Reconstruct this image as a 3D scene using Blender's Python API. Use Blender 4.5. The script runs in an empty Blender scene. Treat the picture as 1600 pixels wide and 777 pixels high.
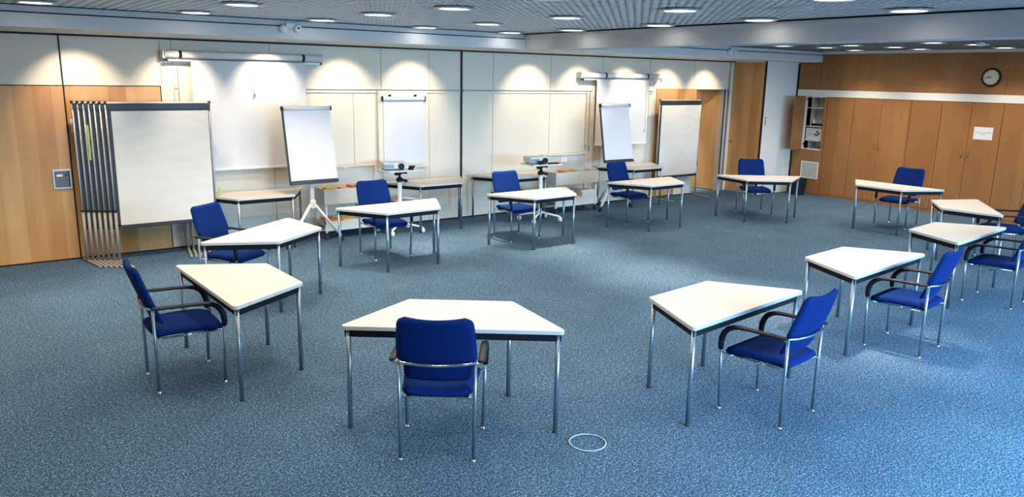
import bpy, bmesh, math, random
from mathutils import Vector, Matrix, Euler
from math import pi, sin, cos, radians
random.seed(7)
C = bpy.context.scene.collection
SC = bpy.context.scene

# ------------------------------------------------------------------ camera
# axes: x runs along the long panelled wall, y towards it, z up; metres
cam_d = bpy.data.cameras.new('camera'); cam = bpy.data.objects.new('camera', cam_d); C.objects.link(cam)
R_ = Vector((0.807486, -0.589592, 0.018631)); U_ = Vector((0.113533, 0.186331, 0.975905)); F_ = Vector((0.578857, 0.785915, -0.217398))
M4 = Matrix((R_, U_, -F_)).transposed().to_4x4(); M4.translation = Vector((0, 0, 2.316))
cam.matrix_world = M4
cam_d.sensor_width = 36; cam_d.lens = 27.185; cam_d.clip_end = 100; cam_d.clip_start = 0.05
SC.camera = cam

# ------------------------------------------------------------------ world, exposure
W = bpy.data.worlds.new('world'); SC.world = W; W.use_nodes = True
bg = W.node_tree.nodes['Background']; bg.inputs[0].default_value = (0.45, 0.68, 1, 1); bg.inputs[1].default_value = 1.0
SC.view_settings.view_transform = 'Standard'; SC.view_settings.look = 'None'
SC.view_settings.exposure = 0.0; SC.view_settings.gamma = 1.0; SC.view_settings.use_curve_mapping = False
SC.cycles.use_denoising = True
SC.cycles.max_bounces = 8; SC.cycles.diffuse_bounces = 4; SC.cycles.glossy_bounces = 4
SC.cycles.sample_clamp_indirect = 6.0
SC.cycles.caustics_reflective = False; SC.cycles.caustics_refractive = False

DAY = (0.33, 0.64, 1.0); WARM = (1.0, 0.88, 0.73); WASH = (1.0, 0.84, 0.66)
P_LAMP = 21.0; P_WASH = 85.0; P_DAY = 430.0

def light(name, kind, loc, rot, energy, color, **kw):
    d = bpy.data.lights.new(name, kind); d.energy = energy; d.color = color
    for k, v in kw.items(): setattr(d, k, v)
    o = bpy.data.objects.new(name, d); o.location = loc; o.rotation_euler = rot; C.objects.link(o); return o

# room numbers
UL, UR = -2.2, 14.674          # left and right walls (x)
VF, VB = -1.3, 10.713          # window wall and long wall (y)
ZW = 2.708                     # top of the panelled wall
ZC = 2.93                      # underside of the louvre ceiling
ZT = 3.2
WINS = [(2.6, 4.9), (5.3, 7.6), (8.0, 10.3), (10.7, 13.0)]
for a, b in WINS:   # daylight through the windows
    light('daylight', 'AREA', ((a + b) / 2, VF - 0.12, 1.65), (radians(42), 0, 0), P_DAY, DAY, shape='RECTANGLE', size=b - a - 0.1, size_y=1.7, spread=radians(125))

# ------------------------------------------------------------------ materials
def newmat(name):
    m = bpy.data.materials.new(name); m.use_nodes = True
    nt = m.node_tree; return m, nt, nt.nodes, nt.links, nt.nodes['Principled BSDF']
def plain(name, col, rough=0.5, metal=0.0, var=0.04, scale=12.0, bump=0.0, bscale=200.0, spec=0.5):
    m, nt, N, L, P = newmat(name)
    P.inputs['Roughness'].default_value = rough; P.inputs['Metallic'].default_value = metal
    P.inputs['Specular IOR Level'].default_value = spec
    tc = N.new('ShaderNodeTexCoord'); n = N.new('ShaderNodeTexNoise'); n.inputs['Scale'].default_value = scale
    L.new(tc.outputs['Object'], n.inputs['Vector'])
    r = N.new('ShaderNodeValToRGB'); c = Vector(col)
    r.color_ramp.elements[0].position = .3; r.color_ramp.elements[1].position = .7
    r.color_ramp.elements[0].color = (*(c * (1 - var)), 1); r.color_ramp.elements[1].color = (*(c * (1 + var)), 1)
    L.new(n.outputs['Fac'], r.inputs[0]); L.new(r.outputs[0], P.inputs['Base Color'])
    if bump:
        n2 = N.new('ShaderNodeTexNoise'); n2.inputs['Scale'].default_value = bscale; L.new(tc.outputs['Object'], n2.inputs['Vector'])
        b = N.new('ShaderNodeBump'); b.inputs['Strength'].default_value = bump; b.inputs['Distance'].default_value = 0.002
        L.new(n2.outputs['Fac'], b.inputs['Height']); L.new(b.outputs[0], P.inputs['Normal'])
    return m
def emit(name, col, s):
    m, nt, N, L, P = newmat(name)
    P.inputs['Base Color'].default_value = (*col, 1); P.inputs['Emission Color'].default_value = (*col, 1); P.inputs['Emission Strength'].default_value = s
    return m
def carpet():
    m, nt, N, L, P = newmat('blue_grey_carpet')
    P.inputs['Roughness'].default_value = 0.95; P.inputs['Specular IOR Level'].default_value = 0.1
    tc = N.new('ShaderNodeTexCoord')
    def noise(s, d=2.0, rgh=.6):
        n = N.new('ShaderNodeTexNoise'); n.inputs['Scale'].default_value = s; n.inputs['Detail'].default_value = d; n.inputs['Roughness'].default_value = rgh
        L.new(tc.outputs['Object'], n.inputs['Vector']); return n
    n1 = noise(95, 3, .8)
    r = N.new('ShaderNodeValToRGB'); e = r.color_ramp.elements
    e[0].position = .36; e[0].color = (.006, .015, .024, 1); e[1].position = .64; e[1].color = (.28, .41, .51, 1)
    x = r.color_ramp.elements.new(.47); x.color = (.034, .068, .106, 1)
    x = r.color_ramp.elements.new(.55); x.color = (.074, .132, .190, 1)
    n3 = noise(38, 2, .6); mm = N.new('ShaderNodeMath'); mm.operation = 'MULTIPLY_ADD'; mm.inputs[1].default_value = .20; L.new(n3.outputs['Fac'], mm.inputs[0])
    ms = N.new('ShaderNodeMath'); ms.operation = 'SUBTRACT'; ms.inputs[1].default_value = .10; L.new(n1.outputs['Fac'], ms.inputs[0]); L.new(ms.outputs[0], mm.inputs[2]); L.new(mm.outputs[0], r.inputs[0])
    n2 = noise(1.3, 3)
    mx = N.new('ShaderNodeMix'); mx.data_type = 'RGBA'; mx.blend_type = 'MULTIPLY'; mx.inputs[0].default_value = 1
    r2 = N.new('ShaderNodeValToRGB'); r2.color_ramp.elements[0].color = (.86, .86, .86, 1); r2.color_ramp.elements[1].color = (1.1, 1.1, 1.1, 1)
    r2.color_ramp.elements[0].position = .3; r2.color_ramp.elements[1].position = .7
    L.new(n2.outputs['Fac'], r2.inputs[0]); L.new(r.outputs[0], mx.inputs[6]); L.new(r2.outputs[0], mx.inputs[7]); L.new(mx.outputs[2], P.inputs['Base Color'])
    b = N.new('ShaderNodeBump'); b.inputs['Strength'].default_value = .25; b.inputs['Distance'].default_value = .002
    L.new(n1.outputs['Fac'], b.inputs['Height']); L.new(b.outputs[0], P.inputs['Normal'])
    return m
def wood(name, light_c, dark_c, leaf=.2, rough=.38):
    m, nt, N, L, P = newmat(name)
    P.inputs['Roughness'].default_value = rough; P.inputs['Specular IOR Level'].default_value = .35
    g = N.new('ShaderNodeNewGeometry'); sx = N.new('ShaderNodeSeparateXYZ'); L.new(g.outputs['Position'], sx.inputs[0])
    add = N.new('ShaderNodeMath'); add.operation = 'ADD'; L.new(sx.outputs[0], add.inputs[0]); L.new(sx.outputs[1], add.inputs[1])
    def comb(sh, sz):
        a = N.new('ShaderNodeMath'); a.operation = 'MULTIPLY'; a.inputs[1].default_value = sh; L.new(add.outputs[0], a.inputs[0])
        b = N.new('ShaderNodeMath'); b.operation = 'MULTIPLY'; b.inputs[1].default_value = sz; L.new(sx.outputs[2], b.inputs[0])
        c = N.new('ShaderNodeCombineXYZ'); L.new(a.outputs[0], c.inputs[0]); L.new(b.outputs[0], c.inputs[1]); return c
    grain = N.new('ShaderNodeTexNoise'); grain.inputs['Scale'].default_value = 1; grain.inputs['Detail'].default_value = 4; L.new(comb(90, 2.2).outputs[0], grain.inputs['Vector'])
    broad = N.new('ShaderNodeTexNoise'); broad.inputs['Scale'].default_value = 1; broad.inputs['Detail'].default_value = 2; L.new(comb(7, 1.1).outputs[0], broad.inputs['Vector'])
    dv = N.new('ShaderNodeMath'); dv.operation = 'DIVIDE'; dv.inputs[1].default_value = leaf; L.new(add.outputs[0], dv.inputs[0])
    fl = N.new('ShaderNodeMath'); fl.operation = 'FLOOR'; L.new(dv.outputs[0], fl.inputs[0])
    wn = N.new('ShaderNodeTexWhiteNoise'); wn.noise_dimensions = '1D'; L.new(fl.outputs[0], wn.inputs['W'])
    def mul(o, k):
        q = N.new('ShaderNodeMath'); q.operation = 'MULTIPLY'; q.inputs[1].default_value = k; L.new(o, q.inputs[0]); return q.outputs[0]
    def addn(a, b):
        q = N.new('ShaderNodeMath'); q.operation = 'ADD'; L.new(a, q.inputs[0]); L.new(b, q.inputs[1]); return q.outputs[0]
    s = addn(addn(mul(grain.outputs['Fac'], .22), mul(broad.outputs['Fac'], .45)), mul(wn.outputs['Value'], .42))
    r = N.new('ShaderNodeValToRGB'); r.color_ramp.elements[0].position = .25; r.color_ramp.elements[1].position = .8
    r.color_ramp.elements[0].color = (*light_c, 1); r.color_ramp.elements[1].color = (*dark_c, 1)
    L.new(s, r.inputs[0]); L.new(r.outputs[0], P.inputs['Base Color'])
    return m
def glass_mat():
    m, nt, N, L, P = newmat('window_glass')
    t = N.new('ShaderNodeBsdfTransparent'); g = N.new('ShaderNodeBsdfGlossy'); g.inputs['Roughness'].default_value = .03
    mx = N.new('ShaderNodeMixShader'); mx.inputs[0].default_value = .06
    L.new(t.outputs[0], mx.inputs[1]); L.new(g.outputs[0], mx.inputs[2]); L.new(mx.outputs[0], N['Material Output'].inputs[0]); return m
def paper_mat():
    m, nt, N, L, P = newmat('pinboard_paper'); P.inputs['Roughness'].default_value = .9
    tc = N.new('ShaderNodeTexCoord'); mp = N.new('ShaderNodeMapping'); mp.inputs['Scale'].default_value = (1.2, 1.2, 5); L.new(tc.outputs['Object'], mp.inputs[0])
    n = N.new('ShaderNodeTexNoise'); n.inputs['Scale'].default_value = 2.2; n.inputs['Detail'].default_value = 5; L.new(mp.outputs[0], n.inputs['Vector'])
    r = N.new('ShaderNodeValToRGB'); r.color_ramp.elements[0].color = (.665, .62, .545, 1); r.color_ramp.elements[1].color = (.715, .67, .595, 1)
    r.color_ramp.elements[0].position = .35; r.color_ramp.elements[1].position = .65
    L.new(n.outputs['Fac'], r.inputs[0]); L.new(r.outputs[0], P.inputs['Base Color'])
    b = N.new('ShaderNodeBump'); b.inputs['Strength'].default_value = .2; b.inputs['Distance'].default_value = .01; L.new(n.outputs['Fac'], b.inputs['Height']); L.new(b.outputs[0], P.inputs['Normal'])
    return m

M = {}
M['carpet'] = carpet()
M['wood'] = wood('beech_veneer', (.66, .375, .15), (.44, .20, .06))
M['wood2'] = wood('beech_veneer_shaded', (.38, .175, .060), (.265, .112, .036), leaf=.28)  # same beech, its colour darkened for the dimmer light on the right wall
M['cream'] = plain('cream_panel', (.76, .675, .54), .6, var=.02, scale=1.5)
M['creamdark'] = plain('cream_board', (.63, .585, .49), .55, var=.02, scale=3)
M['white'] = plain('white_paint', (.80, .765, .70), .6, var=.015, scale=2)
M['soffit'] = plain('ceiling_paint', (.64, .63, .61), .6, var=.015, scale=2)
M['beam'] = plain('beam_paint', (.58, .57, .555), .6, var=.015, scale=2)
M['seam'] = plain('dark_gap', (.012, .009, .008), .8, var=.1)
M['seam2'] = plain('panel_joint', (.34, .29, .23), .8, var=.1)
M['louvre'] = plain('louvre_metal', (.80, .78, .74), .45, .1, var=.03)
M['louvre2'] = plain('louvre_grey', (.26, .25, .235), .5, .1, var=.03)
M['plenum'] = plain('plenum_dark', (.20, .205, .21), .9)
M['tabletop'] = plain('tabletop_laminate', (.66, .605, .53), .42, var=.015, scale=4)
M['edge'] = plain('tabletop_edge', (.55, .53, .50), .4, var=.02)
M['apron'] = plain('black_frame', (.007, .007, .010), .7, var=.1, spec=.2)
M['steel'] = plain('brushed_steel', (.30, .355, .40), .34, .85, var=.05, scale=30)
M['chrome'] = plain('chrome', (.72, .74, .76), .14, 1.0, var=.02)
M['blackrub'] = plain('black_rubber', (.012, .012, .013), .6, var=.1)
M['blackpl'] = plain('black_plastic', (.006, .007, .012), .5, var=.1, spec=.3)
M['blue'] = plain('blue_fabric', (.001, .016, .102), .9, var=.16, scale=160, bump=.35, bscale=420, spec=.12)
M['darkbar'] = plain('anthracite_profile', (.022, .026, .035), .5, var=.08)
M['greytube'] = plain('grey_tube', (.34, .335, .335), .42, .5, var=.05)
M['taupe'] = plain('taupe_metal', (.33, .285, .245), .5, .1, var=.04)
M['paper'] = paper_mat()
M['flip'] = plain('flipchart_paper', (.70, .685, .70), .75, var=.01, scale=3)
M['screen'] = plain('projection_screen', (.70, .68, .65), .8, var=.01, scale=2)
M['whitemetal'] = plain('white_metal', (.78, .77, .73), .4, .0, var=.02)
M['cart'] = plain('beige_metal', (.62, .60, .52), .5, .0, var=.03)
M['alu'] = plain('aluminium', (.58, .59, .59), .4, .35, var=.03)
M['dev'] = plain('light_grey_plastic', (.60, .60, .58), .45, var=.03)
M['devdark'] = plain('vent_grey', (.12, .125, .13), .5, var=.05)
M['bin'] = plain('dark_bin', (.010, .012, .028), .5, var=.1)
M['green'] = plain('green_card', (.35, .46, .12), .8, var=.1)
M['orange'] = plain('orange_card', (.80, .20, .05), .8, var=.06, scale=40)
M['red'] = plain('red_card', (.62, .08, .06), .8, var=.06, scale=40)
M['yellow'] = plain('yellow_card', (.80, .52, .05), .8, var=.06, scale=40)
M['cable'] = plain('white_cable', (.72, .70, .66), .6, var=.03)
M['ivory'] = plain('ivory_switch', (.80, .74, .62), .5, var=.02)
M['face'] = plain('clock_face', (.66, .62, .44), .5, var=.02)
M['brass'] = plain('brass', (.45, .28, .09), .3, .9, var=.05)
M['ink'] = plain('grey_ink', (.18, .18, .2), .8, var=.1)
M['grille'] = plain('grille_grey', (.52, .51, .46), .6, var=.03)
M['lamp'] = emit('lamp_diffuser', (1, .97, .92), 7.0)
M['glass'] = glass_mat()

# ------------------------------------------------------------------ mesh helpers
class MB:
    """collects shapes and links them as ONE mesh object"""
    def __init__(s): s.bm = bmesh.new(); s.mats = []; s.smooth = False
    def mi(s, mat):
        if mat is None: return 0
        if mat not in s.mats: s.mats.append(mat)
        return s.mats.index(mat)
    def _face(s, vs, mi=0, sm=False):
        try: f = s.bm.faces.new(vs)
        except ValueError: return None
        f.material_index = mi; f.smooth = sm; return f
    def box(s, x0, x1, y0, y1, z0, z1, mat=None, bev=0.0, mtx=None):
        x0, x1 = sorted((x0, x1)); y0, y1 = sorted((y0, y1)); z0, z1 = sorted((z0, z1))
        mi = s.mi(mat); v = [s.bm.verts.new((x, y, z)) for x in (x0, x1) for y in (y0, y1) for z in (z0, z1)]
        fs = [s._face([v[i] for i in q], mi) for q in ((0, 1, 3, 2), (4, 6, 7, 5), (0, 4, 5, 1), (2, 3, 7, 6), (0, 2, 6, 4), (1, 5, 7, 3))]
        vs = v
        if bev:
            es = list({e for f in fs for e in f.edges})
            r = bmesh.ops.bevel(s.bm, geom=es, offset=bev, segments=2, affect='EDGES', profile=.5)
            vs = list({w for f in r['faces'] for w in f.verts} | {w for w in v if w.is_valid})
            vs = list({w for w in vs} | {w for f in fs if f.is_valid for w in f.verts})
            for f in r['faces']: f.material_index = mi
        if mtx is not None:
            for w in vs: w.co = mtx @ w.co
        return s
    def prism(s, pts, z0, z1, mat=None, mtx=None, sidemat=None):
        mi = s.mi(mat); ms = s.mi(sidemat) if sidemat else mi
        a = [s.bm.verts.new((p[0], p[1], z0)) for p in pts]; b = [s.bm.verts.new((p[0], p[1], z1)) for p in pts]
        s._face(a[::-1], mi); s._face(b, mi); n = len(pts)
        for i in range(n): s._face([a[i], a[(i + 1) % n], b[(i + 1) % n], b[i]], ms)
        if mtx is not None:
            for w in a + b: w.co = mtx @ w.co
        return s
    def sweep(s, path, ra, rb=None, seg=12, mat=None, up=(0, 0, 1), cap=True):
        """tube along path; ra = half-width across (path x up), rb = half-width along the other axis; both may be lists"""
        mi = s.mi(mat); n = len(path); P = [Vector(p) for p in path]
        ra = ra if isinstance(ra, (list, tuple)) else [ra] * n
        rb = ra if rb is None else (rb if isinstance(rb, (list, tuple)) else [rb] * n)
        rings = []; side = None
        for i in range(n):
            t = (P[min(i + 1, n - 1)] - P[max(i - 1, 0)]).normalized()
            if side is None:
                u = Vector(up)
                if abs(t.dot(u)) > .95: u = Vector((1, 0, 0)) if abs(t.x) < .9 else Vector((0, 1, 0))
                side = t.cross(u).normalized()
            side = (side - t * side.dot(t)).normalized(); nn = side.cross(t)
            rings.append([s.bm.verts.new(P[i] + side * ra[i] * cos(2 * pi * k / seg) + nn * rb[i] * sin(2 * pi * k / seg)) for k in range(seg)])
        for i in range(n - 1):
            for k in range(seg): s._face([rings[i][k], rings[i][(k + 1) % seg], rings[i + 1][(k + 1) % seg], rings[i + 1][k]], mi, True)
        if cap: s._face(rings[0][::-1], mi); s._face(rings[-1], mi)
        return s
    def cyl(s, p0, p1, r, r2=None, seg=16, mat=None):
        return s.sweep([p0, p1], [r, r2 if r2 is not None else r], seg=seg, mat=mat)
    def lathe(s, prof, c=(0, 0, 0), seg=24, mat=None, mtx=None):
        mi = s.mi(mat); rings = []; allv = []
        for r, z in prof:
            rg = [s.bm.verts.new((c[0] + r * cos(2 * pi * k / seg), c[1] + r * sin(2 * pi * k / seg), c[2] + z)) for k in range(seg)]
            rings.append(rg); allv += rg
        for i in range(len(rings) - 1):
            for k in range(seg): s._face([rings[i][k], rings[i][(k + 1) % seg], rings[i + 1][(k + 1) % seg], rings[i + 1][k]], mi, True)
        s._face(rings[0][::-1], mi); s._face(rings[-1], mi)
        if mtx is not None:
            for w in allv: w.co = mtx @ w.co
        return s
    def pillow(s, fn, ns=14, nt=12, mat=None):
        """closed cushion; fn(a, b, side) -> point, a and b in 0..1, side +1 or -1; both sides meet on the border"""
        mi = s.mi(mat); fr = {}; bk = {}
        for i in range(ns + 1):
            for j in range(nt + 1):
                a, b = i / ns, j / nt
                fr[i, j] = s.bm.verts.new(fn(a, b, 1))
                bk[i, j] = fr[i, j] if i in (0, ns) or j in (0, nt) else s.bm.verts.new(fn(a, b, -1))
        for i in range(ns):
            for j in range(nt):
                s._face([fr[i, j], fr[i, j + 1], fr[i + 1, j + 1], fr[i + 1, j]], mi, True)
                s._face([bk[i, j], bk[i + 1, j], bk[i + 1, j + 1], bk[i, j + 1]], mi, True)
        return s
    def build(s, name, mat=None, parent=None, label=None, kind=None):
        bmesh.ops.recalc_face_normals(s.bm, faces=s.bm.faces[:])
        me = bpy.data.meshes.new(name); s.bm.to_mesh(me); s.bm.free()
        if mat is not None: me.materials.append(mat)
        else:
            for m in s.mats: me.materials.append(m)
        o = bpy.data.objects.new(name, me); C.objects.link(o)
        if parent: o.parent = parent
        if label: o['label'] = label
        if kind: o['kind'] = kind
        return o

def tag(o, label, cat, group=None):
    o['label'] = label; o['category'] = cat
    if group: o['group'] = group
    return o
def thing(name, label, cat, loc=(0, 0, 0), rz=0.0, group=None):
    o = bpy.data.objects.new(name, None); C.objects.link(o); o.location = loc; o.rotation_euler = (0, 0, rz); o.empty_display_size = .1
    return tag(o, label, cat, group)
def copy_tree(o, parent=None):
    c = o.copy(); C.objects.link(c); c.parent = parent
    for ch in list(o.children): copy_tree(ch, c)
    return c
def struct(name, mb, mat=None, parent=None):
    return mb.build(name, mat, parent, kind=None if parent else 'structure')

# ------------------------------------------------------------------ the setting
struct('floor', MB().box(UL, UR + .8, VF, VB + 1.6, -.1, 0), M['carpet'])
ce = struct('ceiling', MB().box(UL, UR + .8, VF - .2, VB + 1.6, ZT, ZT + .1), M['plenum'])
# panelled long wall with door recess on the far right
wb = MB()
wb.box(UL, 12.45, VB, VB + .15, 0, ZT, M['cream'])
wb.box(12.45, 13.44, VB, VB + .15, 2.13, ZT, M['cream'])
wb.box(13.50, UR + .2, VB, VB + .15, 0, ZT, M['cream'])
struct('wall_back', wb)
# vertical joints and the black divider
tj = MB()
for u in (2.467, 3.725, 4.94, 5.402, 6.222, 7.439, 8.65, 9.874, 11.1, 12.367):
    z1 = ZW if u != 4.94 else 2.08
    tj.box(u - .003, u + .003, VB - .004, VB, .03 if u < 12 else 2.16, z1, M['seam2'])
tj.box(2.325, 2.333, VB - .003, VB, 2.12, ZW, M['seam2'])
struct('trim_1', tj)
struct('trim_2', MB().box(6.80, 6.835, VB - .012, VB, 0, ZW), M['seam'])
struct('trim_3', MB().box(1.222, 1.236, VB - .016, VB, 0, ZW), M['seam'])
# hanging rail with cream lip
rl = MB()
for a, b in ((2.48, 2.62), (4.19, 6.79), (6.85, 9.62), (11.02, 11.2)):
    rl.box(a, b, VB - .030, VB, 2.085, 2.10, M['creamdark']); rl.box(a, b, VB - .010, VB, 2.070, 2.085, M['taupe']); rl.box(a, b, VB - .018, VB, 2.04, 2.070, M['cream'])
struct('trim_4', rl)
struct('trim_5', MB().box(UL, UR, VB - .02, VB, ZW - .022, ZW), M['seam'])        # shadow gap under the soffit
bb = MB(); bb.box(UL, 12.45, VB - .008, VB, 0, .022, M['seam']); struct('baseboard_back', bb)
# soffit along the long wall
sf = MB()
sf.box(UL, UR, 9.36, VB + .15, ZW, 2.846, M['soffit']); sf.box(UL, UR, 9.40, VB + .15, 2.846, 2.860, M['seam']); sf.box(UL, UR, 9.375, VB + .15, 2.860, 2.918, M['soffit'])
sf.box(UL, UR, 9.42, VB + .15, 2.918, ZT, M['seam'])
struct('trim_6', sf)
# beam across the room
bm_ = MB(); bm_.box(7.06, 7.42, VF, 9.36, 2.70, 2.862, M['beam']); bm_.box(7.05, 7.43, VF, 9.36, 2.862, 2.912, M['soffit']); bm_.box(7.10, 7.38, VF, 9.36, 2.912, ZT, M['seam'])
struct('trim_7', bm_)
# veneered doors and panels in the long wall
def sheet(u0, u1, z0, z1, mat, d=.012): return MB().box(u0, u1, VB - d, VB, z0, z1, mat)
d1 = sheet(UL, 1.220, .02, 2.11, M['wood']); struct('door_1', d1)
fp = MB(); fp.box(1.018, 1.215, VB - .026, VB - .012, .885, 1.122, M['alu'], .004); fp.box(1.035, 1.198, VB - .028, VB - .025, .905, 1.102, M['devdark'])
fp.box(1.060, 1.120, VB - .031, VB - .027, 1.035, 1.062, M['ivory']); fp.lathe([(.011, 0), (.011, .008)], mat=M['blackpl'], mtx=Matrix.Translation((1.160, VB - .027, 1.05)) @ Matrix.Rotation(pi / 2, 4, 'X'), seg=12)
fp.box(1.185, 1.197, VB - .033, VB - .026, .91, 1.10, M['seam'])
for z in (.93, .96): fp.lathe([(.006, 0), (.006, .005)], mat=M['chrome'], mtx=Matrix.Translation((1.165, VB - .028, z)) @ Matrix.Rotation(pi / 2, 4, 'X'), seg=8)
o = fp.build('door_lock_plate'); tag(o, 'square metal lock plate set flush in the wood panel far left', 'lock plate')
struct('door_2', sheet(1.238, 2.300, .02, 2.105, M['wood'])); struct('trim_8', MB().box(2.300, 2.312, VB - .014, VB, 0, 2.115).box(UL, 2.3, VB - .014, VB, 2.106, 2.116), M['seam'])
struct('door_3', sheet(11.30, 12.45, .02, 2.135, M['wood'], .014))
# recess behind the right-hand door: a leaf standing open in it
rc = MB()
rc.box(12.25, 12.45, VB + .15, 12.2, 0, 2.3, M['wood']); rc.box(12.25, 14.2, 12.05, 12.2, 0, 2.3, M['wood']); rc.box(12.25, 14.2, VB + .15, 12.2, 2.14, 2.3, M['cream']); rc.box(13.6, 13.75, VB + .15, 12.2, 0, 2.3, M['cream'])
struct('wall_recess', rc)
leaf = MB(); ang = math.atan2(.95, -.20)
leaf.box(0, .98, -.02, .02, .012, 2.125, M['wood'], mtx=Matrix.Translation((13.335, 10.83, 0)) @ Matrix.Rotation(ang, 4, 'Z')); struct('door_4', leaf)
jm = MB(); jm.box(13.350, 13.362, VB - .014, VB + .008, 0, 2.14, M['seam']); jm.box(13.355, 13.362, VB + .008, VB + .16, 0, 2.14, M['alu']); jm.box(13.362, 13.43, VB - .015, VB + .16, 0, 2.14, M['alu'])
jm.box(13.43, 13.455, VB - .006, VB + .15, 0, 2.14, M['seam']); jm.box(13.455, 13.475, VB - .018, VB + .15, 0, 2.14, M['taupe']); jm.box(13.475, 13.5, VB - .004, VB + .15, 0, 2.14, M['seam'])
struct('trim_9', jm)
# wood-clad return and white column in the far corner
struct('door_5', MB().box(13.585, 13.60, 9.935, VB, .015, ZW - .02), M['wood'])
kn = MB()
for dv in (.035, .075): kn.lathe([(.006, 0), (.006, .012), (.013, .016), (.013, .03)], mat=M['brass'], seg=12, mtx=Matrix.Translation((13.585, VB - .03 - dv, 1.06)) @ Matrix.Rotation(-pi / 2, 4, 'Y'))
o = kn.build('door_knob'); o.parent = bpy.data.objects['door_5']
cl = MB(); cl.box(13.60, UR, 9.90, VB, 0, ZW, M['white']); struct('wall_column', cl)
struct('trim_10', MB().box(13.582, 13.602, 9.895, 9.935, 0, ZW), M['seam'])
sw = MB(); sw.box(13.665, 13.705, 9.888, 9.90, 1.42, 1.60, M['greytube'], .003); sw.box(13.675, 13.695, 9.885, 9.889, 1.53, 1.58, M['ivory']); sw.box(13.675, 13.695, 9.885, 9.889, 1.44, 1.49, M['ivory'])
tag(sw.build('light_switch'), 'narrow grey switch strip on the white corner column', 'switch')
sw = MB(); sw.box(1.262, 1.302, VB - .022, VB - .012, 1.56, 1.72, M['ivory'], .003); sw.box(1.270, 1.294, VB - .026, VB - .021, 1.60, 1.68, M['cream'])
tag(sw.build('light_switch'), 'slim ivory switch on wood panel beside the stack of pinboards', 'switch')
# side walls and window wall (beside and behind the viewer)
struct('wall_left', MB().box(UL - .15, UL, VF - .2, VB + .15, 0, ZT), M['cream'])
struct('wall_right', MB().box(UR, UR + .15, VF - .2, 9.21, 0, ZT).box(UR, UR + .15, 9.61, VB + .15, 0, ZT).box(UR, UR + .15, 9.21, 9.61, 0, .9).box(UR, UR + .15, 9.21, 9.61, 2.03, ZT), M['wood2'])
wf = MB(); wf.box(UL, UR, VF - .2, VF, 0, .8, M['white']); wf.box(UL, UR, VF - .2, VF, 2.55, ZT, M['white'])
xs = [UL] + [x for w in WINS for x in w] + [UR]
for i in range(0, len(xs), 2): wf.box(xs[i], xs[i + 1], VF - .2, VF, .8, 2.55, M['white'])
struct('wall_front', wf)
for i, (a, b) in enumerate(WINS):
    w = MB(); y0, y1 = VF - .08, VF - .02
    w.box(a, b, y0, y1, .8, .86); w.box(a, b, y0, y1, 2.49, 2.55); w.box(a, a + .06, y0, y1, .86, 2.49); w.box(b - .06, b, y0, y1, .86, 2.49); w.box((a + b) / 2 - .03, (a + b) / 2 + .03, y0, y1, .86, 2.49)
    o = struct('window_%d' % (i + 1), w, M['whitemetal']); MB().box(a + .06, b - .06, VF - .052, VF - .048, .86, 2.49).build('window_pane', M['glass'], o)

# louvre ceilings
def louvre(u0, u1, v0, v1, mat, pitch, name, hh=.03, t=.014):
    m = MB(); n = int((u1 - u0) / pitch)
    for i in range(n + 1):
        u = u0 + i * (u1 - u0) / n; m.box(u - t / 2, u + t / 2, v0, v1, ZC, ZC + hh)
    n = int((v1 - v0) / pitch)
    for i in range(n + 1):
        v = v0 + i * (v1 - v0) / n; m.box(u0, u1, v - t / 2, v + t / 2, ZC, ZC + hh)
    return struct(name, m, mat)
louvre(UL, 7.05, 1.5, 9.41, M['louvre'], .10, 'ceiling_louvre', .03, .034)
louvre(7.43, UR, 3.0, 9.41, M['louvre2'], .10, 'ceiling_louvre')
struct('ceiling_panel', MB().box(UL, UR, VF, 1.5, ZC, ZC + .04).box(7.43, UR, 1.5, 3.0, ZC, ZC + .04), M['soffit'])
struct('trim_11', MB().box(UR - .05, UR, VF, 9.36, 2.872, 2.925), M['white'])

# ------------------------------------------------------------------ right wall: fitted cupboards
XC = UR            # front plane of the doors sits at XC - .02
def wpanel(name, y0, y1, z0, z1, label, cat):
    o = MB().box(XC - .021, XC - .001, y0 + .002, y1 - .002, z0, z1, bev=.0015).build(name, M['wood2']); tag(o, label, cat); return o
cols_ = [9.85, 9.205, 8.527, 7.498, 6.853, 5.868, 4.9]
lab = ['first in the row beside the white column', 'second in the row, above the closed single door', 'third in the row, above the middle double doors',
       'fourth in the row, left of the clock', 'fifth in the row, with the round clock on it', 'sixth in the row, cut off by the frame edge']
for i in range(6):
    z1 = 2.872
    wpanel('fascia_panel', cols_[i + 1], cols_[i], 2.165, 2.706 if False else z1, 'beech panel above the white strip, ' + lab[i], 'wood panel') if cols_[i] <= 9.36 or i else wpanel('fascia_panel', cols_[1], 9.35, 2.165, z1, 'beech panel above the white strip, ' + lab[0], 'wood panel')
wpanel('fascia_panel', 9.352, 9.85, 2.165, ZW - .02, 'narrow beech panel beneath the ceiling soffit in the corner', 'wood panel')
for y, z in ((9.30, 2.22), (9.12, 2.255)):
    pass
kb = MB(); kb.lathe([(.006, 0), (.014, .006), (.014, .012)], seg=12, mtx=Matrix.Translation((XC - .02, 9.02, 2.27)) @ Matrix.Rotation(-pi / 2, 4, 'Y'))
o = kb.build('round_knob', M['brass']); o.parent = [x for x in bpy.data.objects if x.name.startswith('fascia_panel')][1]
struct('trim_12', MB().box(XC - .03, XC, 1.0, 9.85, 2.028, 2.162), M['white'])
struct('trim_13', MB().box(XC - .022, XC - .0, 9.852, 9.898, 0, ZW - .02), M['seam'])
struct('baseboard_right', MB().box(XC - .012, XC, 1.0, 9.85, 0, .05), M['wood2'])
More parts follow.
